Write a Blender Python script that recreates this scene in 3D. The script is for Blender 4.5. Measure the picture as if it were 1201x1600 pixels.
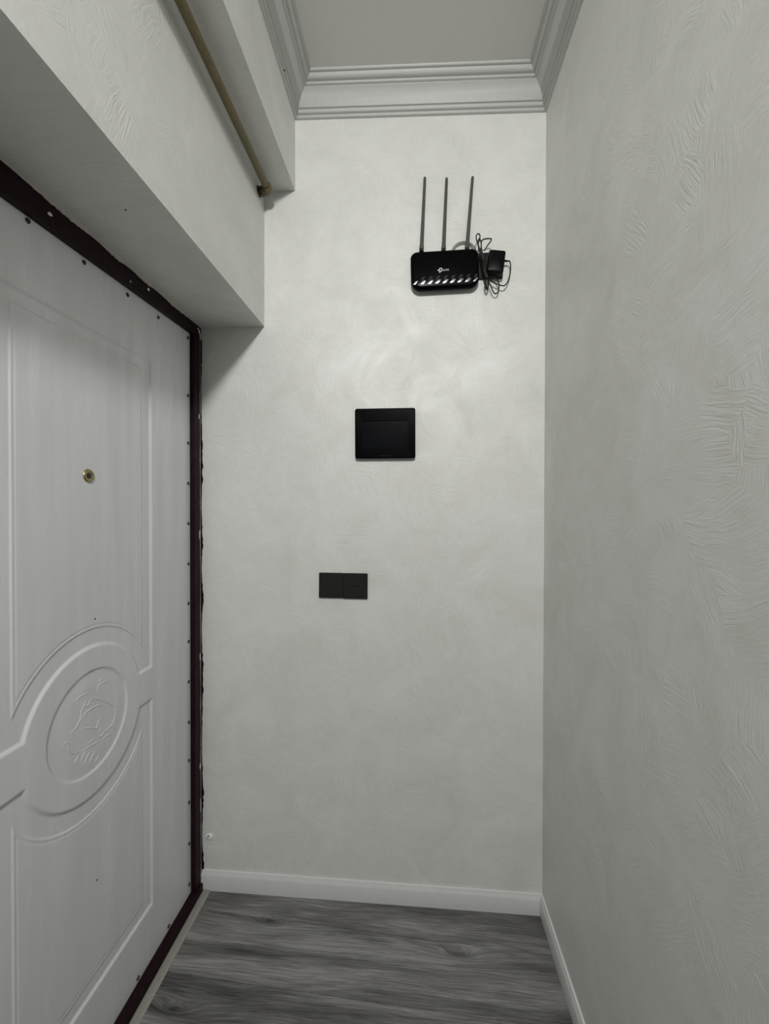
import bpy, bmesh, math, random
import numpy as np
from mathutils import Vector, Matrix

# ------------------------------------------------------------------ scene
for o in list(bpy.data.objects):
    bpy.data.objects.remove(o, do_unlink=True)
SC = bpy.context.scene
COL = SC.collection
random.seed(7)
CAM_H = 1.395

# camera: wide lens, almost level, turned a little to the left of the corridor axis
cam_data = bpy.data.cameras.new('camera')
cam_data.sensor_fit = 'HORIZONTAL'
cam_data.sensor_width = 36.0
cam_data.lens = 36.0 * 650.0 / 1201.0
cam_data.clip_start = 0.02
cam = bpy.data.objects.new('camera', cam_data)
COL.objects.link(cam)
yaw, pitch, roll = math.radians(4.22), math.radians(-0.5), math.radians(0.1)
fw = Vector((-math.sin(yaw) * math.cos(pitch), math.cos(yaw) * math.cos(pitch), math.sin(pitch)))
r0 = Vector((math.cos(yaw), math.sin(yaw), 0))
u0 = r0.cross(fw)
rr = r0 * math.cos(roll) + u0 * math.sin(roll)
uu = u0 * math.cos(roll) - r0 * math.sin(roll)
m = Matrix((rr, uu, -fw)).transposed().to_4x4()
m.translation = (0, 0, CAM_H)
cam.matrix_world = m
SC.camera = cam

# world: a closed corridor, nearly no outside light
w = bpy.data.worlds.new('world')
SC.world = w
w.use_nodes = True
w.node_tree.nodes['Background'].inputs[0].default_value = (0.9, 0.95, 1.0, 1)
w.node_tree.nodes['Background'].inputs[1].default_value = 0.006

# the ceiling lamp of the corridor, behind the camera
LAMP = (0.02, -1.05, 2.765)
LAMP_COLOR = (1.0, 0.995, 0.975)
ld = bpy.data.lights.new('ceiling_lamp_globe', 'POINT')      # the globe shines to all sides
ld.energy = 130.0
ld.color = LAMP_COLOR
ld.shadow_soft_size = 0.085
lo = bpy.data.objects.new('ceiling_lamp_globe', ld)
lo.location = LAMP
COL.objects.link(lo)
ld = bpy.data.lights.new('ceiling_lamp_bottom', 'AREA')      # its open bottom shines down
ld.shape = 'DISK'
ld.size = 0.14
ld.energy = 16.0
ld.color = LAMP_COLOR
lo = bpy.data.objects.new('ceiling_lamp_bottom', ld)
lo.location = (LAMP[0], LAMP[1], LAMP[2] - 0.09)
COL.objects.link(lo)

vs = SC.view_settings
vs.view_transform = 'Standard'
vs.look = 'None'
vs.gamma = 1.0
vs.exposure = 0.0
vs.use_curve_mapping = False

# ------------------------------------------------------------------ dimensions (metres)
KW = math.tan(math.radians(0.94))      # the end wall is not quite square
SLOPE = 0.02                           # floor and ceiling fall to the right
WALL_ROT = math.atan(KW)
X_R = 0.442                            # right wall
X_F1 = -0.5366                         # lower bulkhead face
X_F2 = -0.4257                         # upper beam face
Z_S1 = 2.041                           # underside of bulkhead
Z_S2 = 2.517                           # underside of beam
X_FR = -0.768                          # door frame face
X_LEAF = -0.785                        # door leaf face
Y_REAR = -0.40
Z_CROWN = 2.755
Z_CEIL = 2.860


def wall_y(x):
    return 1.46 + KW * x


def floor_z(x):
    return -SLOPE * x


def W(x, z, d=0.0):                    # point on the end wall, d metres proud of it
    return Vector((x, wall_y(x) - d, z))


# ------------------------------------------------------------------ helpers
class MB:
    def __init__(s):
        s.v, s.f = [], []

    def add(s, v, f):
        n = len(s.v)
        s.v += [tuple(p) for p in v]
        s.f += [tuple(i + n for i in q) for q in f]
        return s

    def box(s, a, b):
        (x0, y0, z0), (x1, y1, z1) = a, b
        v = [(x0, y0, z0), (x1, y0, z0), (x1, y1, z0), (x0, y1, z0), (x0, y0, z1), (x1, y0, z1), (x1, y1, z1), (x0, y1, z1)]
        return s.hexa(v)

    def hexa(s, v):                     # bottom ring of four, top ring of four
        return s.add(v, [(0, 3, 2, 1), (4, 5, 6, 7), (0, 1, 5, 4), (1, 2, 6, 5), (2, 3, 7, 6), (3, 0, 4, 7)])

    def rings(s, rings, cap0=True, cap1=True, closed=False):
        n = len(rings[0])
        v = [p for r in rings for p in r]
        f = []
        for i in range(len(rings) - (0 if closed else 1)):
            a, b = i * n, ((i + 1) % len(rings)) * n
            for j in range(n):
                k = (j + 1) % n
                f.append((a + j, a + k, b + k, b + j))
        if not closed:
            if cap0: f.append(tuple(reversed(range(n))))
            if cap1: f.append(tuple(range((len(rings) - 1) * n, len(rings) * n)))
        return s.add(v, f)

    def tube(s, pts, r, seg=8, closed=False, taper=None):
        pts = [Vector(p) for p in pts]
        n = len(pts)
        rings, nrm = [], None
        for i, p in enumerate(pts):
            if closed:
                t = (pts[(i + 1) % n] - pts[i - 1]).normalized()
            else:
                t = (pts[min(i + 1, n - 1)] - pts[max(i - 1, 0)]).normalized()
            if nrm is None:
                a = Vector((0, 0, 1)) if abs(t.z) < 0.9 else Vector((1, 0, 0))
                nrm = (a - t * a.dot(t)).normalized()
            else:
                nrm = (nrm - t * nrm.dot(t)).normalized()
            bn = t.cross(nrm)
            rad = r if taper is None else r * taper[i]
            rings.append([p + (nrm * math.cos(q) + bn * math.sin(q)) * rad for q in (2 * math.pi * k / seg for k in range(seg))])
        return s.rings(rings, closed=closed)

    def lathe(s, prof, origin, axis, seg=24):      # prof: (radius, height along axis)
        axis = Vector(axis).normalized()
        a = Vector((0, 0, 1)) if abs(axis.z) < 0.9 else Vector((1, 0, 0))
        e1 = (a - axis * a.dot(axis)).normalized()
        e2 = axis.cross(e1)
        o = Vector(origin)
        rings = [[o + axis * h + (e1 * math.cos(q) + e2 * math.sin(q)) * max(r, 1e-5) for q in (2 * math.pi * k / seg for k in range(seg))] for r, h in prof]
        return s.rings(rings)

    def build(s, name, mat, parent=None, smooth=False, bevel=0.0, angle=35):
        me = bpy.data.meshes.new(name)
        me.from_pydata(s.v, [], s.f)
        bm = bmesh.new()
        bm.from_mesh(me)
        bmesh.ops.recalc_face_normals(bm, faces=bm.faces)
        if bevel:
            es = [e for e in bm.edges if e.is_manifold and e.calc_face_angle(0) > math.radians(25)]
            bmesh.ops.bevel(bm, geom=es, offset=bevel, segments=2, profile=0.6, affect='EDGES', clamp_overlap=True)
        if smooth:
            for f in bm.faces: f.smooth = True
            for e in bm.edges:
                if e.is_manifold and e.calc_face_angle(0) > math.radians(angle): e.smooth = False
        bm.to_mesh(me)
        bm.free()
        me.materials.append(mat)
        o = bpy.data.objects.new(name, me)
        COL.objects.link(o)
        if parent: o.parent = parent
        return o


def tag(o, label, cat=None, group=None, kind=None):
    o['label'] = label
    if cat: o['category'] = cat
    if group: o['group'] = group
    if kind: o['kind'] = kind
    return o


def empty(name, loc, rz=0.0):
    o = bpy.data.objects.new(name, None)
    o.empty_display_size = 0.05
    o.location = loc
    o.rotation_euler = (0, 0, rz)
    COL.objects.link(o)
    return o


def smooth_path(pts, n=10, closed=False):           # Catmull-Rom
    P = [Vector(p) for p in pts]
    out = []
    m = len(P)
    for i in range(m if closed else m - 1):
        if closed:
            a, b, c, d = P[i - 1], P[i], P[(i + 1) % m], P[(i + 2) % m]
        else:
            a, b, c, d = P[max(i - 1, 0)], P[i], P[i + 1], P[min(i + 2, m - 1)]
        for k in range(n):
            t = k / n
            out.append(0.5 * ((2 * b) + (c - a) * t + (2 * a - 5 * b + 4 * c - d) * t * t + (3 * b - a - 3 * c + d) * t ** 3))
    if not closed: out.append(P[-1])
    return out


def rrect(wd, ht, r, n=6, rb=None):                 # rounded rectangle outline in x,z, centred
    rb = r if rb is None else rb
    pts = []
    for cx, cz, a0, rad in ((wd / 2 - r, ht / 2 - r, 0, r), (-wd / 2 + r, ht / 2 - r, 90, r), (-wd / 2 + rb, -ht / 2 + rb, 180, rb), (wd / 2 - rb, -ht / 2 + rb, 270, rb)):
        for k in range(n + 1):
            a = math.radians(a0 + 90 * k / n)
            pts.append((cx + rad * math.cos(a), cz + rad * math.sin(a)))
    return pts


def slab(layers, n=6):                              # layers of (width, height, radius, y[, bottom radius])
    rings = []
    for L in layers:
        wd, ht, r, y = L[:4]
        rb = L[4] if len(L) > 4 else None
        rings.append([(x, y, z) for x, z in rrect(wd, ht, r, n, rb)])
    return MB().rings(rings)


# ------------------------------------------------------------------ materials
def new_mat(name):
    mt = bpy.data.materials.new(name)
    mt.use_nodes = True
    nt = mt.node_tree
    b = nt.nodes['Principled BSDF']
    return mt, nt, b


def N(nt, kind, **kw):
    n = nt.nodes.new(kind)
    for k, v in kw.items():
        if k == 'inp':
            for i, val in v.items(): n.inputs[i].default_value = val
        else:
            setattr(n, k, v)
    return n


def ramp(nt, stops):
    n = nt.nodes.new('ShaderNodeValToRGB')
    e = n.color_ramp.elements
    while len(e) < len(stops): e.new(0.5)
    for i, (p, c) in enumerate(stops):
        e[i].position = p
        e[i].color = (c[0], c[1], c[2], 1) if isinstance(c, tuple) else (c, c, c, 1)
    return n


def plain(name, col, rough=0.5, spec=0.5, metal=0.0, bump=0.0, bscale=200.0, var=0.06):
    mt, nt, b = new_mat(name)
    tc = N(nt, 'ShaderNodeTexCoord')
    no = N(nt, 'ShaderNodeTexNoise', inp={'Scale': bscale, 'Detail': 3.0})
    nt.links.new(tc.outputs['Object'], no.inputs['Vector'])
    r = ramp(nt, [(0.3, tuple(c * (1 - var) for c in col)), (0.7, tuple(min(1, c * (1 + var)) for c in col))])
    nt.links.new(no.outputs['Fac'], r.inputs['Fac'])
    nt.links.new(r.outputs['Color'], b.inputs['Base Color'])
    b.inputs['Roughness'].default_value = rough
    b.inputs['Specular IOR Level'].default_value = spec
    b.inputs['Metallic'].default_value = metal
    if bump:
        bp = N(nt, 'ShaderNodeBump', inp={'Strength': bump, 'Distance': 0.001})
        nt.links.new(no.outputs['Fac'], bp.inputs['Height'])
        nt.links.new(bp.outputs['Normal'], b.inputs['Normal'])
    return mt


def wallpaper(name, axis):
    """Off-white decorative plaster: short combed brush strokes lying in all directions, slight pearl sheen."""
    mt, nt, b = new_mat(name)
    L = nt.links.new
    tc = N(nt, 'ShaderNodeTexCoord')
    warp = N(nt, 'ShaderNodeTexNoise', inp={'Scale': 5.0, 'Detail': 2.0})
    L(tc.outputs['Object'], warp.inputs['Vector'])
    sub = N(nt, 'ShaderNodeVectorMath', operation='SUBTRACT')
    sub.inputs[1].default_value = (0.5, 0.5, 0.5)
    L(warp.outputs['Color'], sub.inputs[0])
    sc = N(nt, 'ShaderNodeVectorMath', operation='SCALE')
    sc.inputs['Scale'].default_value = 0.07
    L(sub.outputs[0], sc.inputs[0])
    ad = N(nt, 'ShaderNodeVectorMath', operation='ADD')
    L(tc.outputs['Object'], ad.inputs[0]); L(sc.outputs[0], ad.inputs[1])
    vor = N(nt, 'ShaderNodeTexVoronoi', inp={'Scale': 13.0, 'Randomness': 1.0})
    L(ad.outputs[0], vor.inputs['Vector'])
    sep = N(nt, 'ShaderNodeSeparateColor')
    L(vor.outputs['Color'], sep.inputs[0])
    ang = N(nt, 'ShaderNodeMath', operation='MULTIPLY'); ang.inputs[1].default_value = 6.283
    L(sep.outputs[0], ang.inputs[0])
    rot = N(nt, 'ShaderNodeVectorRotate', rotation_type='AXIS_ANGLE')
    rot.inputs['Axis'].default_value = (1, 0, 0) if axis == 'X' else (0, 1, 0)
    L(ad.outputs[0], rot.inputs['Vector']); L(ang.outputs[0], rot.inputs['Angle'])
    mp = N(nt, 'ShaderNodeMapping')
    mp.inputs['Scale'].default_value = (1, 20, 250) if axis == 'X' else (20, 1, 250)
    L(rot.outputs[0], mp.inputs['Vector'])
    st = N(nt, 'ShaderNodeTexNoise', inp={'Scale': 1.0, 'Detail': 2.0, 'Distortion': 0.4})
    L(mp.outputs[0], st.inputs['Vector'])
    # where the comb pressed harder
    msk = N(nt, 'ShaderNodeTexNoise', inp={'Scale': 9.0, 'Detail': 3.0})
    L(tc.outputs['Object'], msk.inputs['Vector'])
    mr = ramp(nt, [(0.40, 0.15), (0.62, 1.0)])
    L(msk.outputs['Fac'], mr.inputs['Fac'])
    fine = N(nt, 'ShaderNodeTexNoise', inp={'Scale': 160.0, 'Detail': 3.0})
    L(tc.outputs['Object'], fine.inputs['Vector'])
    mul = N(nt, 'ShaderNodeMath', operation='MULTIPLY')
    L(st.outputs['Fac'], mul.inputs[0]); L(mr.outputs['Color'], mul.inputs[1])
    mix = N(nt, 'ShaderNodeMath', operation='MULTIPLY_ADD'); mix.inputs[1].default_value = 0.25
    L(fine.outputs['Fac'], mix.inputs[0]); L(mul.outputs[0], mix.inputs[2])
    bp = N(nt, 'ShaderNodeBump', inp={'Strength': 0.65, 'Distance': 0.0016})
    L(mix.outputs[0], bp.inputs['Height'])
    L(bp.outputs['Normal'], b.inputs['Normal'])
    # cloudy tone of the plaster
    cl = N(nt, 'ShaderNodeTexNoise', inp={'Scale': 5.5, 'Detail': 6.0, 'Roughness': 0.62, 'Distortion': 0.8})
    L(ad.outputs[0], cl.inputs['Vector'])
    cr = ramp(nt, [(0.30, (0.635, 0.638, 0.602)), (0.52, (0.682, 0.685, 0.657)), (0.74, (0.73, 0.732, 0.715))])
    L(cl.outputs['Fac'], cr.inputs['Fac'])
    mc = N(nt, 'ShaderNodeMixRGB', blend_type='OVERLAY'); mc.inputs[0].default_value = 0.14
    L(cr.outputs['Color'], mc.inputs[1]); L(st.outputs['Fac'], mc.inputs[2])
    L(mc.outputs[0], b.inputs['Base Color'])
    rg = ramp(nt, [(0.35, 0.56), (0.7, 0.44)])
    L(cl.outputs['Fac'], rg.inputs['Fac'])
    L(rg.outputs['Color'], b.inputs['Roughness'])
    b.inputs['Specular IOR Level'].default_value = 0.5
    b.inputs['Metallic'].default_value = 0.065    # mica in the plaster
    return mt


def laminate():
    """Grey wood-look laminate with grain along x, dark streaks and a few knots."""
    mt, nt, b = new_mat('grey_laminate')
    L = nt.links.new
    tc = N(nt, 'ShaderNodeTexCoord')
    oi = N(nt, 'ShaderNodeObjectInfo')
    off = N(nt, 'ShaderNodeMath', operation='MULTIPLY'); off.inputs[1].default_value = 37.0
    L(oi.outputs['Random'], off.inputs[0])
    ad = N(nt, 'ShaderNodeVectorMath', operation='ADD')
    L(tc.outputs['Object'], ad.inputs[0]); L(off.outputs[0], ad.inputs[1])
    # knots bend the grain
    kn = N(nt, 'ShaderNodeTexNoise', inp={'Scale': 4.5, 'Detail': 2.0})
    L(ad.outputs[0], kn.inputs['Vector'])
    ks = N(nt, 'ShaderNodeVectorMath', operation='SCALE'); ks.inputs['Scale'].default_value = 0.022
    L(kn.outputs['Color'], ks.inputs[0])
    a2 = N(nt, 'ShaderNodeVectorMath', operation='ADD')
    L(ad.outputs[0], a2.inputs[0]); L(ks.outputs[0], a2.inputs[1])
    # scattered knots: the grain swerves round them and they are darker
    mk = N(nt, 'ShaderNodeMapping'); mk.inputs['Scale'].default_value = (1.5, 6.0, 1.0)
    L(ad.outputs[0], mk.inputs['Vector'])
    vk = N(nt, 'ShaderNodeTexVoronoi', voronoi_dimensions='2D', inp={'Scale': 1.0, 'Randomness': 1.0})
    L(mk.outputs[0], vk.inputs['Vector'])
    e1 = N(nt, 'ShaderNodeMath', operation='MULTIPLY'); e1.inputs[1].default_value = -9.0
    L(vk.outputs['Distance'], e1.inputs[0])
    e2 = N(nt, 'ShaderNodeMath', operation='EXPONENT'); L(e1.outputs[0], e2.inputs[0])
    e3 = N(nt, 'ShaderNodeMath', operation='MULTIPLY'); e3.inputs[1].default_value = 0.05
    L(e2.outputs[0], e3.inputs[0])
    cx3 = N(nt, 'ShaderNodeCombineXYZ'); L(e3.outputs[0], cx3.inputs['Y'])
    a3 = N(nt, 'ShaderNodeVectorMath', operation='ADD')
    L(a2.outputs[0], a3.inputs[0]); L(cx3.outputs[0], a3.inputs[1])
    a2 = a3
    mp = N(nt, 'ShaderNodeMapping'); mp.inputs['Scale'].default_value = (1.6, 14.0, 1.0)
    L(a2.outputs[0], mp.inputs['Vector'])
    big = N(nt, 'ShaderNodeTexNoise', inp={'Scale': 1.0, 'Detail': 4.0, 'Roughness': 0.55, 'Distortion': 0.6})
    L(mp.outputs[0], big.inputs['Vector'])
    mp2 = N(nt, 'ShaderNodeMapping'); mp2.inputs['Scale'].default_value = (9.0, 330.0, 1.0)
    L(a2.outputs[0], mp2.inputs['Vector'])
    fin = N(nt, 'ShaderNodeTexNoise', inp={'Scale': 1.0, 'Detail': 6.0, 'Roughness': 0.75})
    L(mp2.outputs[0], fin.inputs['Vector'])
    mx = N(nt, 'ShaderNodeMath', operation='MULTIPLY_ADD'); mx.inputs[1].default_value = 0.62
    L(fin.outputs['Fac'], mx.inputs[0])
    m2 = N(nt, 'ShaderNodeMath', operation='MULTIPLY'); m2.inputs[1].default_value = 0.55
    L(big.outputs['Fac'], m2.inputs[0]); L(m2.outputs[0], mx.inputs[2])
    cr = ramp(nt, [(0.41, (0.022, 0.0215, 0.021)), (0.50, (0.075, 0.073, 0.071)), (0.60, (0.145, 0.142, 0.138)), (0.72, (0.29, 0.285, 0.275))])
    L(mx.outputs[0], cr.inputs['Fac'])
    kr = ramp(nt, [(0.02, 0.45), (0.09, 1.0)])
    L(vk.outputs['Distance'], kr.inputs['Fac'])
    km = N(nt, 'ShaderNodeMixRGB', blend_type='MULTIPLY'); km.inputs[0].default_value = 1.0
    L(cr.outputs['Color'], km.inputs[1]); L(kr.outputs['Color'], km.inputs[2])
    L(km.outputs[0], b.inputs['Base Color'])
    b.inputs['Roughness'].default_value = 0.5
    bp = N(nt, 'ShaderNodeBump', inp={'Strength': 0.25, 'Distance': 0.0008})
    L(fin.outputs['Fac'], bp.inputs['Height']); L(bp.outputs['Normal'], b.inputs['Normal'])
    return mt


def door_white():
    """White film-faced board with a faint slanting streak in its gloss."""
    mt, nt, b = new_mat('white_door_film')
    L = nt.links.new
    tc = N(nt, 'ShaderNodeTexCoord')
    rot = N(nt, 'ShaderNodeMapping'); rot.inputs['Rotation'].default_value = (math.radians(-9), 0, 0); rot.inputs['Scale'].default_value = (1, 22, 2.2)
    L(tc.outputs['Object'], rot.inputs['Vector'])
    st = N(nt, 'ShaderNodeTexNoise', inp={'Scale': 1.0, 'Detail': 3.0, 'Roughness': 0.5})
    L(rot.outputs[0], st.inputs['Vector'])
    cr = ramp(nt, [(0.3, (0.62, 0.625, 0.634)), (0.7, (0.68, 0.685, 0.694))])
    L(st.outputs['Fac'], cr.inputs['Fac']); L(cr.outputs['Color'], b.inputs['Base Color'])
    rg = ramp(nt, [(0.40, 0.52), (0.62, 0.24)])
    L(st.outputs['Fac'], rg.inputs['Fac']); L(rg.outputs['Color'], b.inputs['Roughness'])
    bp = N(nt, 'ShaderNodeBump', inp={'Strength': 0.5, 'Distance': 0.003})
    L(st.outputs['Fac'], bp.inputs['Height']); L(bp.outputs['Normal'], b.inputs['Normal'])
    return mt


M = {}
M['wall_x'] = wallpaper('pearl_plaster_side', 'X')
M['wall_y'] = wallpaper('pearl_plaster_end', 'Y')
M['ceiling'] = plain('ceiling_paint', (0.74, 0.738, 0.708), 0.8, 0.3, bump=0.15, bscale=120, var=0.02)
M['crown'] = plain('crown_paint', (0.545, 0.545, 0.53), 0.6, 0.4, bump=0.05, bscale=60, var=0.02)
M['base'] = plain('baseboard_white', (0.63, 0.63, 0.63), 0.4, 0.5, bscale=40, var=0.02)
M['laminate'] = laminate()
M['strip'] = plain('threshold_strip_grey', (0.27, 0.258, 0.235), 0.5, 0.5, bump=0.3, bscale=300, var=0.15)
M['subfloor'] = plain('subfloor_dark', (0.03, 0.03, 0.03), 0.9, 0.2)
M['door'] = door_white()
M['brown'] = plain('dark_brown_enamel', (0.0140, 0.0045, 0.0070), 0.5, 0.12, bump=0.25, bscale=90, var=0.35)
M['bare'] = plain('bare_plaster', (0.50, 0.44, 0.40), 0.9, 0.2, bump=0.6, bscale=400, var=0.25)
M['white_plaster'] = plain('white_plaster', (0.72, 0.71, 0.69), 0.9, 0.2, bump=0.6, bscale=400, var=0.1)
M['screw'] = plain('dark_screw', (0.03, 0.028, 0.027), 0.4, 0.5, var=0.2)
M['brass'] = plain('aged_brass', (0.36, 0.31, 0.16), 0.4, 0.5, metal=1.0, bscale=500, var=0.2)
M['hole'] = plain('black_hole', (0.004, 0.004, 0.004), 0.3, 0.5)
M['pipe'] = plain('olive_pipe_paint', (0.125, 0.102, 0.040), 0.45, 0.5, bump=0.2, bscale=80, var=0.12)
M['pipe_dark'] = plain('dark_pipe_fitting', (0.045, 0.033, 0.017), 0.5, 0.5, bump=0.3, bscale=200, var=0.35)
M['black_gloss'] = plain('black_gloss_plastic', (0.0016, 0.0016, 0.0022), 0.22, 0.06, bscale=50)
M['rib_gloss'] = plain('black_rib_gloss', (0.002, 0.002, 0.004), 0.20, 0.9, bscale=50)
M['black_satin'] = plain('black_satin_plastic', (0.0022, 0.0022, 0.0024), 0.35, 0.12, bscale=80)
M['black_matte'] = plain('black_matte_plastic', (0.005, 0.005, 0.005), 0.5, 0.2, bscale=150, bump=0.1)
M['tint'] = plain('tinted_window', (0.0045, 0.0050, 0.0062), 0.22, 0.06, bscale=12, var=0.2)
M['socket'] = plain('dark_grey_socket_plastic', (0.0115, 0.0115, 0.0095), 0.6, 0.25, bscale=100)
M['antenna'] = plain('antenna_rubber', (0.070, 0.070, 0.063), 0.5, 0.4, bscale=100)
M['print'] = plain('white_print', (0.62, 0.62, 0.64), 0.6, 0.3)
M['print_dim'] = plain('grey_print', (0.075, 0.075, 0.082), 0.6, 0.3)
M['cord'] = plain('black_cord', (0.010, 0.010, 0.009), 0.45, 0.4)
M['grey_cord'] = plain('grey_cable', (0.30, 0.30, 0.28), 0.5, 0.4)

# ------------------------------------------------------------------ the setting
ye0, ye1 = Y_REAR, 1.6
# end wall (a slab set slightly askew)
mb = MB()
xa, xb = -1.0, X_R
mb.hexa([(xa, wall_y(xa), -0.12), (xb, wall_y(xb), -0.12), (xb, wall_y(xb) + .1, -0.12), (xa, wall_y(xa) + .1, -0.12),
         (xa, wall_y(xa), 3.0), (xb, wall_y(xb), 3.0), (xb, wall_y(xb) + .1, 3.0), (xa, wall_y(xa) + .1, 3.0)])
tag(mb.build('wall_back', M['wall_y']), 'off-white plastered end wall carrying the router and the black panel', 'wall', kind='structure')
mb = MB().box((X_R, Y_REAR - .1, -0.12), (X_R + .1, 1.6, 3.0))
tag(mb.build('wall_right', M['wall_x']), 'off-white side wall with combed plaster strokes, filling the right side', 'wall', kind='structure')

def prism_y(poly, y0fn, y1fn):          # polygon in x,z swept along y
    mbx = MB()
    mbx.rings([[(x, y0fn(x), z) for x, z in poly], [(x, y1fn(x), z) for x, z in poly]])
    return mbx


# bulkhead over the door: lower box and upper beam
poly = [(-1.0, Z_S1), (X_F1, Z_S1), (X_F1, Z_S2), (X_F2, Z_S2), (X_F2, 3.0), (-1.0, 3.0)]
o = prism_y(poly, lambda x: Y_REAR, wall_y).build('wall_left', M['wall_x'])
MB().lathe([(.0026, -.001), (.0026, .0004), (.0014, .0010), (.0001, .0011)], (-.6276, .8637, Z_S1), (0, 0, -1), 10).build('nail', M['screw'], o, smooth=True)
tag(o, 'stepped off-white bulkhead and beam above the entrance door', 'wall', kind='structure')
# the wall on the near side of the door, left of the picture
mb = MB().box((-1.0, Y_REAR, -0.12), (X_FR, 0.455, Z_S1))
tag(mb.build('wall_left_lower', M['wall_x']), 'off-white wall on the near side of the entrance door', 'wall', kind='structure')
# outer side behind the door leaf
mb = MB().box((-1.0, 0.455, -0.12), (-0.90, 1.443, Z_S1))
tag(mb.build('wall_left_outer', M['subfloor']), 'dark wall behind the entrance door leaf', 'wall', kind='structure')

# ceiling
mb = MB().hexa([(X_F2, Y_REAR, Z_CEIL - SLOPE * X_F2), (X_R, Y_REAR, Z_CEIL - SLOPE * X_R), (X_R, wall_y(X_R), Z_CEIL - SLOPE * X_R), (X_F2, wall_y(X_F2), Z_CEIL - SLOPE * X_F2),
                (X_F2, Y_REAR, 3.0), (X_R, Y_REAR, 3.0), (X_R, wall_y(X_R), 3.0), (X_F2, wall_y(X_F2), 3.0)])
tag(mb.build('ceiling', M['ceiling']), 'flat off-white ceiling inside the moulded cornice', 'ceiling', kind='structure')

# cornice: two beads, a deep cove, a bead and an ogee
CR = [(0, 0), (.007, .0), (.0100, .0025), (.0105, .0060), (.0085, .0088), (.0058, .0098), (.0058, .0120), (.0125, .0128), (.0155, .0160), (.0158, .0200), (.0138, .0235), (.0108, .0250), (.0108, .0278),
      (.0165, .0285), (.0190, .0380), (.0235, .0485), (.0300, .0580), (.0380, .0655), (.0450, .0700), (.0450, .0725),
      (.0515, .0728), (.0542, .0752), (.0542, .0785), (.0515, .0808), (.0490, .0815), (.0490, .0838), (.0565, .0842), (.0622, .0870), (.0660, .0915), (.0668, .0960), (.0640, .0972), (.0640, .0990),
      (.0700, .0992), (.0732, .1015), (.0740, .1060), (0, .1060)]


def crown(name, label, f0, f1):
    def ring(fn):
        out = []
        for d, h in CR:
            x, y = fn(d)
            out.append((x, y, Z_CROWN - SLOPE * x + h))
        return out
    o = MB().rings([ring(f0), ring(f1)]).build(name, M['crown'], smooth=True, angle=50)
    return tag(o, label, 'cornice', kind='structure')


def inner(xw, s):                       # mitre with the end wall
    return lambda d: (xw + s * d, wall_y(xw + s * d) - d)


crown('trim_1', 'white moulded cornice along the top of the end wall', inner(X_F2, 1), inner(X_R, -1))
crown('trim_2', 'white moulded cornice along the top of the right wall', inner(X_R, -1), lambda d: (X_R - d, Y_REAR))
t3 = crown('trim_3', 'white moulded cornice along the upper beam on the left', inner(X_F2, 1), lambda d: (X_F2 + d, Y_REAR))
MB().lathe([(.0022, -.002), (.0022, .0012), (.0012, .0018), (.0001, .002)], (-.4135, 1.297, 2.7755), (1, 0, -.4), 9).build('nail', M['screw'], t3, smooth=True)

# floor: a slab with laminate planks laid across the corridor
xl, xr = -0.758, X_R
mb = MB().hexa([(-1.0, Y_REAR, -0.12), (xr, Y_REAR, -0.12), (xr, wall_y(xr), -0.12), (-1.0, wall_y(-1.0), -0.12),
                (-1.0, Y_REAR, floor_z(-1.0) - .008), (xr, Y_REAR, floor_z(xr) - .008), (xr, wall_y(xr), floor_z(xr) - .008), (-1.0, wall_y(-1.0), floor_z(-1.0) - .008)])
floor = mb.build('floor', M['subfloor'])
tag(floor, 'grey wood-look laminate floor of the corridor', 'floor', kind='structure')


def clip(poly, a, b, c):                # keep a*x+b*y<=c
    out = []
    for i in range(len(poly)):
        p, q = poly[i - 1], poly[i]
        dp, dq = a * p[0] + b * p[1] - c, a * q[0] + b * q[1] - c
        if (dp <= 0) != (dq <= 0):
            t = dp / (dp - dq)
            out.append((p[0] + (q[0] - p[0]) * t, p[1] + (q[1] - p[1]) * t))
        if dq <= 0: out.append(q)
    return out


PW, PL, GAP, PS = 0.193, 1.38, 0.0007, -0.030
for row in range(-1, 21):
    y0 = 1.3457 - row * PW
    sx = -0.86 if row < 3 else -0.9 - (row * 0.41) % 1.2
    for k in range(3):
        x0 = sx + k * PL
        q = []
        for ax, ay in ((x0 + GAP, y0 - PW + GAP), (x0 + PL - GAP, y0 - PW + GAP), (x0 + PL - GAP, y0 - GAP), (x0 + GAP, y0 - GAP)):
            q.append((ax, ay + PS * ax))
        for c in ((-1, 0, 0.758), (1, 0, X_R - .001), (0, -1, -Y_REAR), (-KW, 1, 1.459)):
            q = clip(q, *c)
            if len(q) < 3: break
        if len(q) < 3 or max(p[0] for p in q) - min(p[0] for p in q) < .02: continue
        n = len(q)
        cx, cy = sum(p[0] for p in q) / n, sum(p[1] for p in q) / n
        top = [(cx + (x - cx) * .9995, cy + (y - cy) * (1 - .006), floor_z(x)) for x, y in q]
        mid = [(x, y, floor_z(x) - .0008) for x, y in q]
        bot = [(x, y, floor_z(x) - .0078) for x, y in q]
        MB().rings([bot, mid, top]).build('plank', M['laminate'], floor)

# skirting boards: small moulded profile (distance from wall, height)
SK = [(0, 0), (.0105, 0), (.0110, .004), (.0110, .052), (.0095, .058), (.0060, .064), (.0050, .069), (0, .070)]


def skirt(name, label, f0, f1):
    def ring(fn):
        return [(fn(d)[0], fn(d)[1], floor_z(fn(d)[0]) + h) for d, h in SK]
    tag(MB().rings([ring(f0), ring(f1)]).build(name, M['base'], smooth=True, angle=25), label, 'skirting board', kind='structure')


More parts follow.
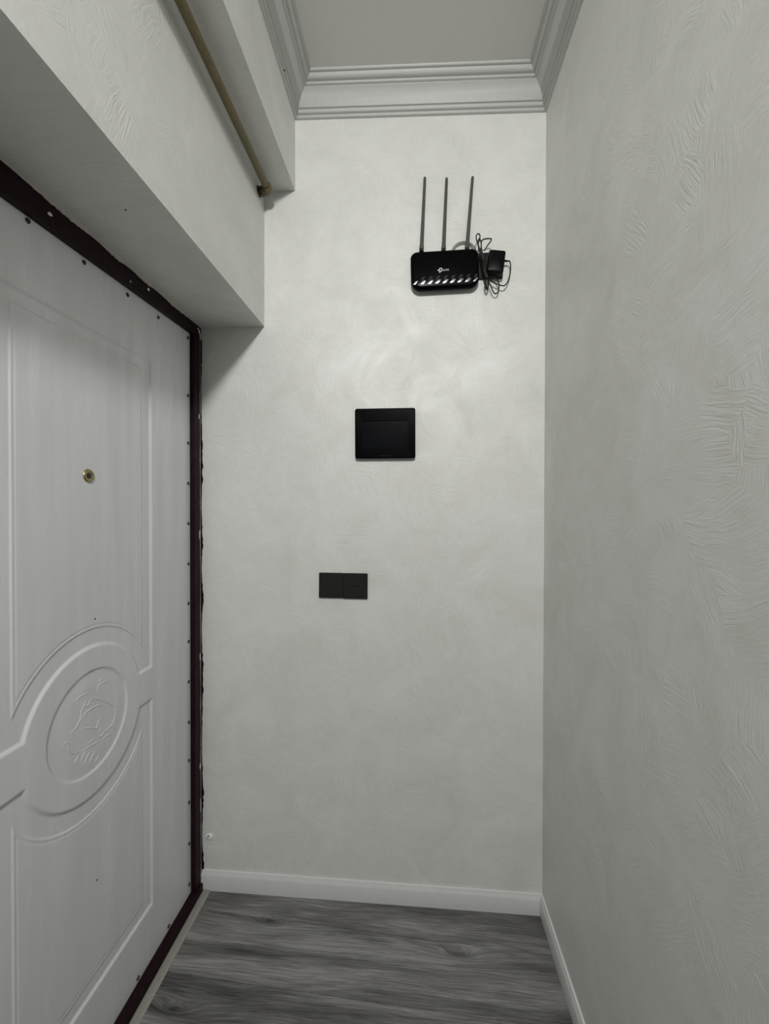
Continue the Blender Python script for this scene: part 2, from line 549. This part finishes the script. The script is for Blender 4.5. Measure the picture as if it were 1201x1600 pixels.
skirt('baseboard_back', 'white skirting board along the foot of the end wall', lambda d: (-0.7665, wall_y(-0.7665) - d), inner(X_R, -1))
skirt('baseboard_right', 'white skirting board along the foot of the right wall', inner(X_R, -1), lambda d: (X_R - d, Y_REAR))

# pale strip where the laminate meets the door frame
mb = MB()
sec = [(-.7585, 0), (-.7585, .004), (-.754, .0062), (-.740, .0062), (-.7315, .002), (-.7315, 0)]
mb.rings([[(x, 0.455, floor_z(x) + h) for x, h in sec], [(x, wall_y(x) - .0115, floor_z(x) + h) for x, h in sec]])
tag(mb.build('trim_4', M['strip']), 'pale grey strip along the floor at the foot of the door frame', 'floor strip', kind='structure')

# ------------------------------------------------------------------ entrance door
Y0, Y1 = 0.505, 1.400                  # clear leaf width between the jambs
ZB = 0.043
door = empty('door_1', (X_LEAF, (Y0 + Y1) / 2, 0.0))
tag(door, 'white moulded entrance door with a round medallion in a dark brown frame', 'door', kind='structure')
DO = Vector(door.location)


def dz_top(y):                          # lower edge of the frame head sags towards the near side
    return CAM_H + 0.588 + (y - 0.737) * (0.0196 / 0.667)


def smoothstep(a, b, x):
    t = np.clip((x - a) / (b - a), 0, 1)
    return t * t * (3 - 2 * t)


# leaf: routed relief worked out on a fine grid (v = along the wall, z = up)
CY, CZ = 0.955, CAM_H - 0.522           # centre of the medallion
ys = np.concatenate([np.linspace(Y0 - .01, .70, 40, endpoint=False), np.linspace(.70, 1.235, 290, endpoint=False), np.linspace(1.235, Y1 + .01, 16)])
zs = np.concatenate([np.linspace(ZB - .012, .17, 10, endpoint=False), np.linspace(.17, 1.86, 800, endpoint=False), np.linspace(1.86, 2.03, 12)])
GY, GZ = np.meshgrid(ys, zs)
rad = np.hypot(GY - CY, GZ - CZ)


def rect_sd(y0, y1, z0, z1):            # positive inside
    return np.minimum(np.minimum(GY - y0, y1 - GY), np.minimum(GZ - z0, z1 - GZ))


outer = rect_sd(0.716, 1.191, CAM_H - 1.194, CAM_H + 0.438)
band = np.abs(GZ - CZ + 0.001) - 0.045
sunk = np.minimum(np.minimum(outer, rad - 0.179), band)
field = np.minimum(rect_sd(0.755, 1.147, CAM_H - 1.156, CAM_H + 0.404), rad - 0.223)
H = -0.0050 * smoothstep(0.0, 0.009, sunk)
H += 0.0022 * smoothstep(0.0, 0.004, field)
H -= 0.0010 * np.exp(-((field - 0.009) / 0.0022) ** 2)
# ring inside the medallion
H -= 0.0032 * smoothstep(0.127, 0.1205, rad)
H += 0.0014 * smoothstep(0.118, 0.085, rad)
ny, nz = len(ys), len(zs)
front = np.stack([H, GY - DO.y, GZ], axis=-1).reshape(-1, 3)
idx = np.arange(ny * nz).reshape(nz, ny)
quads = np.stack([idx[:-1, :-1], idx[:-1, 1:], idx[1:, 1:], idx[1:, :-1]], axis=-1).reshape(-1, 4)
# rim and back of the leaf
rim = np.concatenate([idx[0, :], idx[1:, -1], idx[-1, -2::-1], idx[-2:0:-1, 0]])
back = front[rim].copy()
back[:, 0] = -0.05
nv = len(front)
bi = np.arange(len(rim)) + nv
rq = np.stack([rim, bi, np.roll(bi, -1), np.roll(rim, -1)], axis=-1)
allv = np.concatenate([front, back])
allq = np.concatenate([quads, rq])
me = bpy.data.meshes.new('leaf')
me.vertices.add(len(allv)); me.vertices.foreach_set('co', allv.astype(np.float32).ravel())
me.loops.add(allq.size + len(rim)); me.polygons.add(len(allq) + 1)
me.loops.foreach_set('vertex_index', np.concatenate([allq.ravel(), bi[::-1]]).astype(np.int32))
ls = np.concatenate([np.arange(len(allq)) * 4, [allq.size]]).astype(np.int32)
me.polygons.foreach_set('loop_start', ls)
me.update(calc_edges=True)
sm = np.zeros(len(allq) + 1, dtype=bool); sm[:len(quads)] = True
me.polygons.foreach_set('use_smooth', sm)
me.validate()
me.materials.append(M['door'])
leaf = bpy.data.objects.new('leaf', me)
COL.objects.link(leaf)
leaf.parent = door
leaf['label'] = 'white door leaf with routed panels and medallion'

# carved scrollwork in the medallion: strokes in metres from its centre
STROKES = [[(-0.0425, 0.0623), (-0.0439, 0.0719), (-0.0341, 0.0765), (-0.014, 0.0743), (-0.0052, 0.0657)], [(-0.0285, 0.0694), (-0.017, 0.0595), (-0.0286, 0.0421), (-0.0316, 0.0253), (-0.0456, 0.0099), (-0.0592, 0.0038), (-0.0646, -0.0131)], [(-0.0142, 0.0397), (-0.0023, 0.055), (0.016, 0.0502), (0.0285, 0.0409), (0.0545, 0.0215), (0.0783, 0.0002), (0.0854, 0.0197)], [(-0.0345, 0.0086), (-0.0288, 0.0216), (-0.0143, 0.0305), (0.0066, 0.032), (0.0284, 0.0276), (0.0478, 0.0123), (0.056, -0.0016)], [(0.0924, -0.0142), (0.0817, -0.0129), (0.0817, -0.0293), (0.0711, -0.0416), (0.0475, -0.0466), (0.028, -0.0483)], [(0.016, 0.0514), (0.0176, 0.0674), (0.0287, 0.0794), (0.0482, 0.0785), (0.0615, 0.0655), (0.0547, 0.0585), (0.0448, 0.0652)], [(0.0509, -0.0188), (0.0314, -0.0089), (0.0219, -0.0137), (0.0156, -0.0248), (0.0033, -0.0159), (-0.0289, -0.0035), (-0.0318, -0.0133)], [(0.0154, -0.0462), (0.0344, -0.0518), (0.0475, -0.0392)], [(-0.0205, -0.0471), (0.0001, -0.0472), (0.0124, -0.0421)], [(-0.0349, -0.0593), (-0.0089, -0.0561), (0.0154, -0.0605), (0.0344, -0.0566)], [(0.0279, -0.0651), (0.0474, -0.0613), (0.0641, -0.068), (0.0607, -0.0761)], [(-0.0841, -0.0194), (-0.0802, -0.0108), (-0.0699, -0.0123), (-0.0647, -0.0328), (-0.0541, -0.0457), (-0.0376, -0.052), (-0.0206, -0.0517)], [(-0.0515, -0.0696), (-0.0349, -0.0593)], [(-0.035, -0.0797), (-0.0235, -0.0661), (-0.0148, -0.062)], [(-0.0237, -0.0913), (-0.012, -0.0776), (-0.003, -0.0712)], [(-0.0062, -0.1021), (0.0029, -0.0865), (0.0153, -0.0771)], [(0.012, -0.1062), (0.0278, -0.0941)], [(0.0224, 0.0844), (0.032, 0.0901), (0.0449, 0.0823)], [(-0.0229, 0.0485), (-0.0083, 0.0462), (-0.0053, 0.0587)], [(0.0217, -0.0376), (0.0313, -0.0379), (0.0281, -0.029)]]


def leaf_h(y, z):                       # relief height at a point of the leaf
    i = int(np.clip(np.searchsorted(zs, z), 1, nz - 1)); j = int(np.clip(np.searchsorted(ys, y), 1, ny - 1))
    return float(H[i, j])


for s in STROKES:
    path = smooth_path([(0, a, b) for a, b in s], 6)
    n = len(path)
    pts, tp = [], []
    for i, p in enumerate(path):
        pts.append(Vector((leaf_h(CY + p.y, CZ + p.z) - 0.0009, CY + p.y - DO.y, CZ + p.z)))
        t = i / (n - 1)
        tp.append(0.35 + 0.65 * math.sin(math.pi * min(max(t, 0.06), 0.94)))
    MB().tube(pts, 0.0022, 8, taper=tp).build('carved_scroll', M['door'], leaf, smooth=True, angle=80)

# frame: a lip in front of the leaf edges
fx0, fx1 = 0.0005, X_FR - X_LEAF        # local x


def fbox(name, mat, x0, x1, pts):       # pts: four (y,z) corners in world
    mbx = MB()
    mbx.rings([[(x0, y - DO.y, z) for y, z in pts], [(x1, y - DO.y, z) for y, z in pts]])
    return mbx.build(name, mat, door, bevel=0.0012)


yj = wall_y(X_FR) - .0005
fbox('frame_head', M['brown'], fx0, fx1, [(0.457, dz_top(0.457)), (yj, dz_top(yj)), (yj, Z_S1 - .001), (0.457, Z_S1 - .001)])
fbox('jamb', M['brown'], fx0, fx1 + .0006, [(Y1, .016), (yj, .016), (yj, dz_top(yj) - .0005), (Y1, dz_top(Y1) - .0005)])
fbox('jamb', M['brown'], fx0, fx1 + .0006, [(.457, .016), (Y0, .016), (Y0, dz_top(Y0) - .0005), (.457, dz_top(.457) - .0005)])
fbox('sill', M['brown'], fx0, fx1 + .008, [(.457, .0158), (yj, .0158), (yj, ZB), (.457, ZB)])
# backing profile of the frame behind the lip, tucked into the wall
mb = MB().box((-.05, Y1 + .0115 - DO.y, .016), (.0, yj - DO.y - .001, Z_S1 - .001))
mb.build('frame_profile', M['brown'], door)

# ragged plaster line where the head meets the soffit, and along the far jamb
rnd = random.Random(3)


def ragged(name, mat, base, along, out, up, length, w0, w1, step, th):
    """A strip with an uneven edge: base point, direction along, thickness direction, width direction."""
    base, along, out, up = Vector(base), Vector(along), Vector(out), Vector(up)
    n = int(length / step)
    rings = []
    for i in range(n + 1):
        wv = w0 + (w1 - w0) * (0.25 + 0.75 * rnd.random()) * (0.5 + 0.5 * math.sin(i * 0.23 + 1.7 * math.sin(i * .061)))
        lo = base + along * (i * step) - up * (.0007 + .0005 * rnd.random())
        rings.append([lo, lo + out * th, lo + up * wv + out * th, lo + up * wv])
    return MB().rings(rings).build(name, mat, door)


ragged('plaster_edge', M['bare'], (fx1 + .0002, .46 - DO.y, Z_S1 - .0008), (0, 1, 0), (1, 0, 0), (0, 0, -1), yj - .462, .0015, .008, .006, .0012)
ragged('plaster_edge', M['bare'], (fx1 + .0009, 1.4365 - DO.y, .03), (0, 0, 1), (1, 0, 0), (0, -1, 0), 1.99, .0003, .0036, .007, .0008)
ragged('paint_smear', M['brown'], (fx1 + .0010, yj - DO.y - .0002, .05), (0, 0, 1), (0, -1, 0), (1, 0, 0), 1.95, .0005, .0085, .011, .0010)
for y, z, sy, sz in ((0.826, 2.0125, .008, .005), (1.075, 2.006, .004, .0025), (1.150, 2.024, .005, .005), (1.432, 2.022, .005, .010), (1.438, 2.008, .003, .012), (1.425, 2.030, .006, .003), (1.430, 1.72, .002, .010), (1.432, 1.30, .0018, .022), (1.433, .86, .0016, .02), (1.432, .47, .002, .012), (1.436, .32, .002, .03)):
    k = 7
    ring = [(0, y - DO.y + sy * math.cos(2 * math.pi * i / k) * rnd.uniform(.55, 1.1), z + sz * math.sin(2 * math.pi * i / k) * rnd.uniform(.55, 1.1)) for i in range(k)]
    mb = MB().rings([[(fx1 + .0004, a, b) for _, a, b in ring], [(fx1 + .0018, (a * .9 + (y - DO.y) * .1), (b * .9 + z * .1)) for _, a, b in ring]])
    mb.build('paint_chip', M['white_plaster'], door)

# screws that fasten the white board to the leaf
pos = [(0.650, .5816), (0.793, .5818), (0.9369, .5823), (1.0866, .5815), (1.2228, .5826)]
pos += [(1.388, v) for v in (.5875, .3888, .2252, .0859, -.0536, -.1932, -.3307, -.4639, -.6038, -.7461, -.8796, -1.0266, -1.1715, -1.3143)]
pos += [(1.2667, -1.3393), (1.1187, -1.3388), (.97, -1.3388)]
for y, z in pos:
    MB().lathe([(.0056, -.0005), (.0056, .0008), (.0046, .0026), (.0026, .0034), (.0022, .0022), (.0001, .0022)], (0, y - DO.y, z + CAM_H), (1, 0, 0), 14).build('screw', M['screw'], door, smooth=True)
for y, z in ((.9698, -.2741), (.9724, -.9263)):
    h = leaf_h(y, z + CAM_H)
    MB().lathe([(.0024, -.0005), (.0024, .0003), (.0012, .0009), (.0001, .001)], (h, y - DO.y, z + CAM_H), (1, 0, 0), 10).build('nail', M['screw'], door, smooth=True)

# peephole
py_, pz_ = .951, .0775 + CAM_H
h = leaf_h(py_, pz_)
peep = MB().lathe([(.0075, -.001), (.0163, -.001), (.0163, .0012), (.0150, .0030), (.0122, .0040), (.0102, .0036), (.0090, .0020), (.0075, .0016)], (h, py_ - DO.y, pz_), (1, 0, 0), 28).build('peephole', M['brass'], door, smooth=True, angle=60)
peep['label'] = 'brass peephole ring'
MB().lathe([(.0078, -.0008), (.0078, .0014), (.0060, .0022), (.0001, .0026)], (h, py_ - DO.y, pz_), (1, 0, 0), 20).build('lens', M['hole'], peep, smooth=True)

# ------------------------------------------------------------------ gas pipe under the beam
pp = empty('gas_pipe', (-0.502, 1.395, 2.478))
tag(pp, 'olive painted pipe running under the upper beam, ending in an elbow', 'pipe')
L0 = Vector(pp.location)
MB().tube([(0, -.010, 0), (0, -.4, -.001), (0, -1.2, .0), (0, -3.0, .004), (0, Y_REAR - L0.y + .01, .004)], .0112, 16).build('pipe', M['pipe'], pp, smooth=True, angle=60)
# elbow turning into the wall
arc = [Vector((0, -.022, 0)), Vector((0, -.010, 0))]
for k in range(1, 8):
    a = math.radians(90 * k / 7)
    arc.append(Vector((-.012 * (1 - math.cos(a)), -.010 + .012 * math.sin(a), 0)))
arc.append(Vector((-.020, .002, 0)))
MB().tube(arc, .0142, 16, taper=[1.08, 1.08] + [1.0] * 7 + [1.0]).build('elbow', M['pipe'], pp, smooth=True, angle=50)
hexr = [[(x, .002 + .0165 * math.cos(math.radians(60 * k + 12)), .0165 * math.sin(math.radians(60 * k + 12))) for k in range(6)] for x in (-.0185, -.0255)]
MB().rings(hexr).build('nut', M['pipe_dark'], pp, bevel=.0008)
MB().tube([(-.0255, .002, 0), (-.0296, .002, 0)], .0112, 14).build('nipple', M['pipe_dark'], pp, smooth=True, angle=50)
MB().lathe([(.0172, -.0002), (.0172, .0030), (.0155, .0046), (.0115, .0046)], (X_F1 + .0002 - L0.x, .002, 0), (1, 0, 0), 18).build('collar', M['pipe_dark'], pp, smooth=True, angle=40)

# ------------------------------------------------------------------ things on the end wall
# video / fuse panel
px_, pz0 = -0.105, 1.6550
panel = empty('wall_panel', W(px_, pz0), WALL_ROT)
tag(panel, 'glossy black framed wall panel with dark tinted window below the router', 'panel')
panel.rotation_euler = (0, math.radians(-0.3), WALL_ROT)
slab([(.2020, .1640, .008, -.0002), (.2060, .1690, .009, -.0040), (.2075, .1710, .009, -.0070), (.2075, .1710, .009, -.0090)]).build('back_box', M['black_satin'], panel, smooth=True)
mb = MB()
OUT, IN = rrect(.2095, .1732, .008, 6), rrect(.1690, .1080, .004, 6)
shift = lambda pts, y, dz=0.0: [(x, y, z + dz) for x, z in pts]
DZ = -.004
sc = lambda pts, dx, dz_: [(x - math.copysign(dx, x), z - math.copysign(dz_, z)) for x, z in pts]
mb.rings([shift(OUT, -.0092), shift(OUT, -.0185), shift(sc(OUT, .0015, .0015), -.0210), shift(sc(OUT, .004, .004), -.0220), shift(sc(IN, -.006, -.006), -.0214, DZ),
          shift(IN, -.0180, DZ), shift(IN, -.0100, DZ)], closed=True)
mb.build('door_frame', M['black_gloss'], panel, smooth=True, angle=8)
slab([(.1686, .1076, .004, -.0110), (.1686, .1076, .004, -.0172), (.1670, .1060, .004, -.0180)]).build('window', M['tint'], panel, smooth=True).location = (0, 0, DZ)
MB().box((-.020, -.0228, -.0800), (.020, -.0212, -.0770)).build('finger_grip', M['black_satin'], panel, bevel=.0005)


def plate(loc, wd, ht, name, label, cat, holes=None, rocker=False, rot=0.0, group=None):
    t = empty(name, loc, WALL_ROT)
    t.rotation_euler = (0, rot, WALL_ROT)
    tag(t, label, cat, group)
    slab([(wd - .001, ht - .001, .002, -.0002), (wd, ht, .0024, -.0020), (wd, ht, .0024, -.0082), (wd - .0014, ht - .0014, .0024, -.0092)]).build('plate', M['socket'], t, smooth=True)
    if rocker:
        slab([(wd * .80, ht * .80, .002, -.0088), (wd * .80, ht * .80, .002, -.0094), (wd * .797, ht * .797, .002, -.0096)]).build('rocker', M['socket'], t, smooth=True)
    if holes:
        slab([(wd * .80, ht * .80, .002, -.0088), (wd * .80, ht * .80, .002, -.0094), (wd * .797, ht * .797, .002, -.0096)]).build('insert', M['socket'], t, smooth=True)
        for hx, hz, hw, hh in holes:
            slab([(hw, hh, .0012, -.0090), (hw, hh, .0012, -.0100), (hw * .9, hh * .9, .001, -.0102)]).build('port', M['hole'], t, smooth=True).location = (hx, 0, hz)
    return t


plate(W(-.2957, 1.1230), .0856, .0880, 'wall_switch', 'square dark grey plain wall plate, left one of the joined pair', 'switch', rocker=True, rot=math.radians(0.4))
plate(W(-.2094, 1.1216), .0862, .0892, 'wall_socket', 'square dark grey wall plate with two small ports, right one of the pair', 'socket', holes=[(-.0095, .001, .009, .005), (.0075, .001, .009, .005)], rot=math.radians(0.4))

# mains socket behind the adapter
plate(W(.2552, 2.2287), .0825, .0875, 'wall_socket', 'black wall socket beside the router, behind the plugged-in adapter', 'socket', rot=math.radians(-.5), holes=[(.009, 0, .005, .005)])

# router ------------------------------------------------------------
RX, RZ = 0.0975, 2.2070
router = empty('wifi_router', W(RX, RZ), WALL_ROT)
router.rotation_euler = (0, math.radians(-1.6), WALL_ROT)
tag(router, 'glossy black router with three grey antennas high on the end wall', 'router')
rw, rh = .2300, .1300
body = slab([(rw - .022, rh - .022, .018, -.0080, .026), (rw - .006, rh - .006, .020, -.0120, .030), (rw, rh, .022, -.0190, .032), (rw, rh, .022, -.0260, .032), (rw - .004, rh - .004, .021, -.0315, .031), (rw - .012, rh - .012, .018, -.0345, .028), (rw - .024, rh - .024, .013, -.0358, .024)], n=10).build('body', M['black_gloss'], router, smooth=True, angle=60)
# two screw posts that hold the router off the wall
for sx in (-.06, .06):
    MB().lathe([(.004, 0), (.004, .0085)], (sx, 0, .01), (0, -1, 0), 10).build('mount_post', M['black_satin'], router, smooth=True)


# ribbed lower front: slanted pillows that catch the lamp
def pillow(cx, cz, wd, ht, shear, t0, t1, s0, s1, y0):
    nx, nz_ = 6, 6
    v, f = [], []
    for j in range(nz_ + 1):
        b = j / nz_
        for i in range(nx + 1):
            a = i / nx
            x = (a - .5) * wd + (b - .5) * shear
            z = (b - .5) * ht
            # surface bulge: integrate a linearly varying tilt
            tilt = lambda q, c0, c1: math.tan(c0) * q + .5 * (math.tan(c1) - math.tan(c0)) * q * q
            yy = -tilt(b, t0, t1) * ht - tilt(a, s0, s1) * wd
            v.append((cx + x, y0 + yy, cz + z))
    for j in range(nz_):
        for i in range(nx):
            k = j * (nx + 1) + i
            f.append((k, k + 1, k + nx + 2, k + nx + 1))
    # skirt down to the body
    rim = [i for i in range(nx + 1)] + [(j + 1) * (nx + 1) - 1 for j in range(1, nz_ + 1)] + [nz_ * (nx + 1) + i for i in range(nx - 1, -1, -1)] + [j * (nx + 1) for j in range(nz_ - 1, 0, -1)]
    n0 = len(v)
    v += [(v[i][0], -.0352, v[i][2]) for i in rim]
    m_ = len(rim)
    for q in range(m_):
        f.append((rim[q], n0 + q, n0 + (q + 1) % m_, rim[(q + 1) % m_]))
    f.append(tuple(n0 + q for q in range(m_)))
    return MB().add(v, f)


for i in range(9):
    cx = -.1010 + i * .0254
    wide = .0128 if 0 < i < 8 else .0085
    dr = math.radians
    pillow(cx, -.0435, wide, .0108, .0085, dr(10.5), dr(3.5), dr(6.5), dr(-0.5), -.0362).build('rib', M['rib_gloss'], router, smooth=True, angle=40)
    # printed indicator marks above each rib
    mb = MB()
    for k in range(2):
        x0, z0 = cx - .004 + k * .0055, -.0300 + k * .0012
        mb.hexa([(x0, -.0362, z0), (x0 + .0035, -.0362, z0), (x0 + .0035, -.0357, z0), (x0, -.0357, z0), (x0 + .004, -.0362, z0 + .0045), (x0 + .0062, -.0362, z0 + .0045), (x0 + .0062, -.0357, z0 + .0045), (x0 + .004, -.0357, z0 + .0045)])
    mb.box((cx - .004, -.0362, -.0350), (cx + .005, -.0357, -.0332))
    if 0 < i: mb.build('indicator_icon', M['print_dim'], router)

# antennas
for (tx, tz), (bx, bz) in (((.0302, 2.5328), (.0188, 2.2780)), ((.1045, 2.5274), (.0943, 2.2760)), ((.1924, 2.5279), (.1737, 2.2760))):
    lx = lambda gx, gz: ((gx - RX) / math.cos(WALL_ROT), gz - RZ)
    # undo the small tilt of the router
    ct, st_ = math.cos(math.radians(1.6)), math.sin(math.radians(1.6))
    def loc(gx, gz, y):
        a, b = lx(gx, gz)
        return Vector((a * ct + b * st_, y, -a * st_ + b * ct))
    top, bot = loc(tx, tz, -.0150), loc(bx, bz, -.0150)
    ax = (top - bot)
    rings = []
    side = Vector((ax.z, 0, -ax.x)).normalized()
    for t, hw, hd in ((.0, .0078, .0056), (.06, .0078, .0056), (.10, .0066, .0050), (.5, .0056, .0044), (.985, .0048, .0040), (1.0, .0036, .0032)):
        c = bot + ax * t
        rings.append([c + side * (hw * math.cos(q)) + Vector((0, hd * math.sin(q), 0)) for q in (2 * math.pi * k / 12 for k in range(12))])
    an = MB().rings(rings).build('antenna', M['antenna'], router, smooth=True, angle=50)
    MB().lathe([(.0064, -.0065), (.0072, -.0060), (.0072, .0060), (.0064, .0065)], bot + ax.normalized() * .004, side, 14).build('hinge', M['black_satin'], an, smooth=True, angle=40)

# lettering and mark on the router
lg = MB()
lx0, lz0 = .0834 - RX, -.0035
for ring_r in (.0066,):
    seg = 20
    rings = [[(lx0 + r * math.cos(2 * math.pi * k / seg), y, lz0 + r * math.sin(2 * math.pi * k / seg)) for k in range(seg)] for r, y in ((.0066, -.0357), (.0066, -.0362), (.0034, -.0362), (.0034, -.0357))]
    lg.rings(rings, closed=True)
lg.box((lx0 - .0105, -.0362, lz0 - .0035), (lx0 - .0050, -.0357, lz0 + .0002))
lg.box((lx0 - .0052, -.0362, lz0 - .0098), (lx0 - .0016, -.0357, lz0 - .0015))
lg.build('logo_mark', M['print'], router)
cu = bpy.data.curves.new('lettering', 'FONT')
cu.body = 'tp-link'
cu.size = .0105
cu.extrude = .0002
tmp = bpy.data.objects.new('lettering_tmp', cu)
COL.objects.link(tmp)
bpy.context.view_layer.update()
tm = bpy.data.meshes.new_from_object(tmp.evaluated_get(bpy.context.evaluated_depsgraph_get()))
bpy.data.objects.remove(tmp, do_unlink=True)
tm.materials.clear(); tm.materials.append(M['print'])
lt = bpy.data.objects.new('lettering', tm)
COL.objects.link(lt)
lt.parent = router
lt.rotation_euler = (math.radians(90), 0, 0)
lt.location = (lx0 + .0085, -.0360, lz0 - .0042)
lt.scale = (.72, 1, 1)

# loose coil of grey cable behind the router's upper edge
coil = empty('cable_coil', W(.1648, 2.2742), WALL_ROT)
tag(coil, 'thin grey cable coiled against the wall above the right antenna base', 'cable')
for k, (r, yy, ox) in enumerate(((.0425, -.0032, 0), (.0405, -.0040, .0015), (.0365, -.0034, -.001))):
    MB().tube([(ox + r * math.cos(2 * math.pi * i / 40), yy, r * math.sin(2 * math.pi * i / 40) * (1 - .03 * k)) for i in range(40)], .0017, 8, closed=True).build('cable_loop', M['grey_cord'], coil, smooth=True)

# power adapter with its bundled cord
AX, AZ = .2680, 2.2215
ad = empty('power_adapter', W(AX, AZ), WALL_ROT)
tag(ad, 'black plug-in power adapter with bundled cord to the right of the router', 'power adapter')
bd = slab([(.0520, .0700, .004, -.0100), (.0540, .0720, .005, -.0140), (.0540, .0720, .005, -.0420), (.0515, .0695, .006, -.0465), (.0460, .0640, .006, -.0480)]).build('body', M['black_satin'], ad, smooth=True, angle=40)
bd.rotation_euler = (0, math.radians(7), 0)
bd['label'] = 'black adapter body'
MB().tube([(.0270, -.022, .0130), (.0330, -.022, .0125), (.0450, -.021, .0120)], .0042, 10, taper=[1.0, .9, .55]).build('strain_relief', M['black_matte'], ad, smooth=True, angle=60)

CORD = {'A': ([(0.2154, 2.2579), (0.2061, 2.2768), (0.2009, 2.2956), (0.2014, 2.3096), (0.2071, 2.3164), (0.2125, 2.3092), (0.2118, 2.2953), (0.2073, 2.2791), (0.2108, 2.258)], .044),
        'B': ([(0.2102, 2.2579), (0.2055, 2.279), (0.2082, 2.2928), (0.2124, 2.295), (0.2166, 2.2856), (0.2171, 2.2647), (0.2183, 2.2553)], .047),
        'C': ([(0.2177, 2.2548), (0.2176, 2.2857), (0.2269, 2.2947), (0.243, 2.2984), (0.2511, 2.2974), (0.2477, 2.287), (0.2385, 2.2734), (0.2273, 2.2567)], .044),
        'D': ([(0.2374, 2.1761), (0.2328, 2.1598), (0.2364, 2.141), (0.241, 2.1385), (0.2456, 2.1501), (0.2421, 2.1689)], .025),
        'D2': ([(0.2354, 2.1761), (0.2345, 2.1598), (0.2372, 2.146), (0.2416, 2.1415), (0.2440, 2.1521), (0.2401, 2.1709)], .029),
        'E': ([(0.2406, 2.1764), (0.2523, 2.1526), (0.2617, 2.1312), (0.271, 2.1258), (0.2791, 2.1331), (0.2813, 2.1517), (0.2755, 2.1683), (0.2661, 2.178), (0.2480, 2.1850)], .021),
        'F': ([(AX + .0430, AZ + .0122), (0.3150, 2.2320), (0.3193, 2.2208), (0.3194, 2.1974), (0.3126, 2.1696), (0.3011, 2.1523), (0.2895, 2.1503), (0.2732, 2.1578), (0.2546, 2.1689), (0.2390, 2.1810)], .021)}
for key, (pts, d) in CORD.items():
    q = [((x - AX) / math.cos(WALL_ROT), -d - .003 * math.sin(i * 1.3), z - AZ) for i, (x, z) in enumerate(pts)]
    if key == 'F': q[0] = (.0430, -.021, .0122)
    MB().tube(smooth_path(q, 8), .0021, 8).build('cord_loop', M['cord'], ad, smooth=True)
# tied middle of the bundle: strands side by side, then the tie
for i in range(6):
    a = 2 * math.pi * i / 6
    ox, oy = .0030 * math.cos(a), .0030 * math.sin(a)
    q = [(x - AX + ox, oy - (.0445 if z > 2.21 else .034), z - AZ) for x, z in ((.2120, 2.2640), (.2195, 2.2440), (.2250, 2.2240), (.2300, 2.2000), (.2350, 2.1830), (.2385, 2.1720))]
    MB().tube(smooth_path(q, 6), .0029, 8).build('cord_strand', M['cord'], ad, smooth=True)
c0, c1 = Vector((.2235 - AX, -.0445, 2.2290 - AZ)), Vector((.2262 - AX, -.0445, 2.2190 - AZ))
MB().tube([c0, (c0 + c1) / 2, c1], .0066, 14).build('cable_tie', M['black_matte'], ad, smooth=True, angle=50)
# lump of plaster left beside the frame
lp = empty('plaster_lump', W(-.7405, .2046), WALL_ROT)
tag(lp, 'small white plaster lump on the end wall beside the door frame foot', 'plaster lump')
rn = random.Random(11)
rings = []
for d, s in ((0, 1.0), (.003, .95), (.0055, .6), (.0065, .25)):
    rings.append([(.017 * s * math.cos(2 * math.pi * k / 11) * rn.uniform(.7, 1.15), -d - rn.uniform(0, .0008), .0125 * s * math.sin(2 * math.pi * k / 11) * rn.uniform(.7, 1.15)) for k in range(11)])
rings[0] = [(x, -.0001, z) for x, y, z in rings[0]]
MB().rings(rings).build('lump', M['white_plaster'], lp)
MB().lathe([(.0032, .0030), (.0030, .0068), (.0016, .0074), (.0001, .0076)], (-.002, 0, .0052), (0, -1, 0), 9).build('pit', M['screw'], lp)
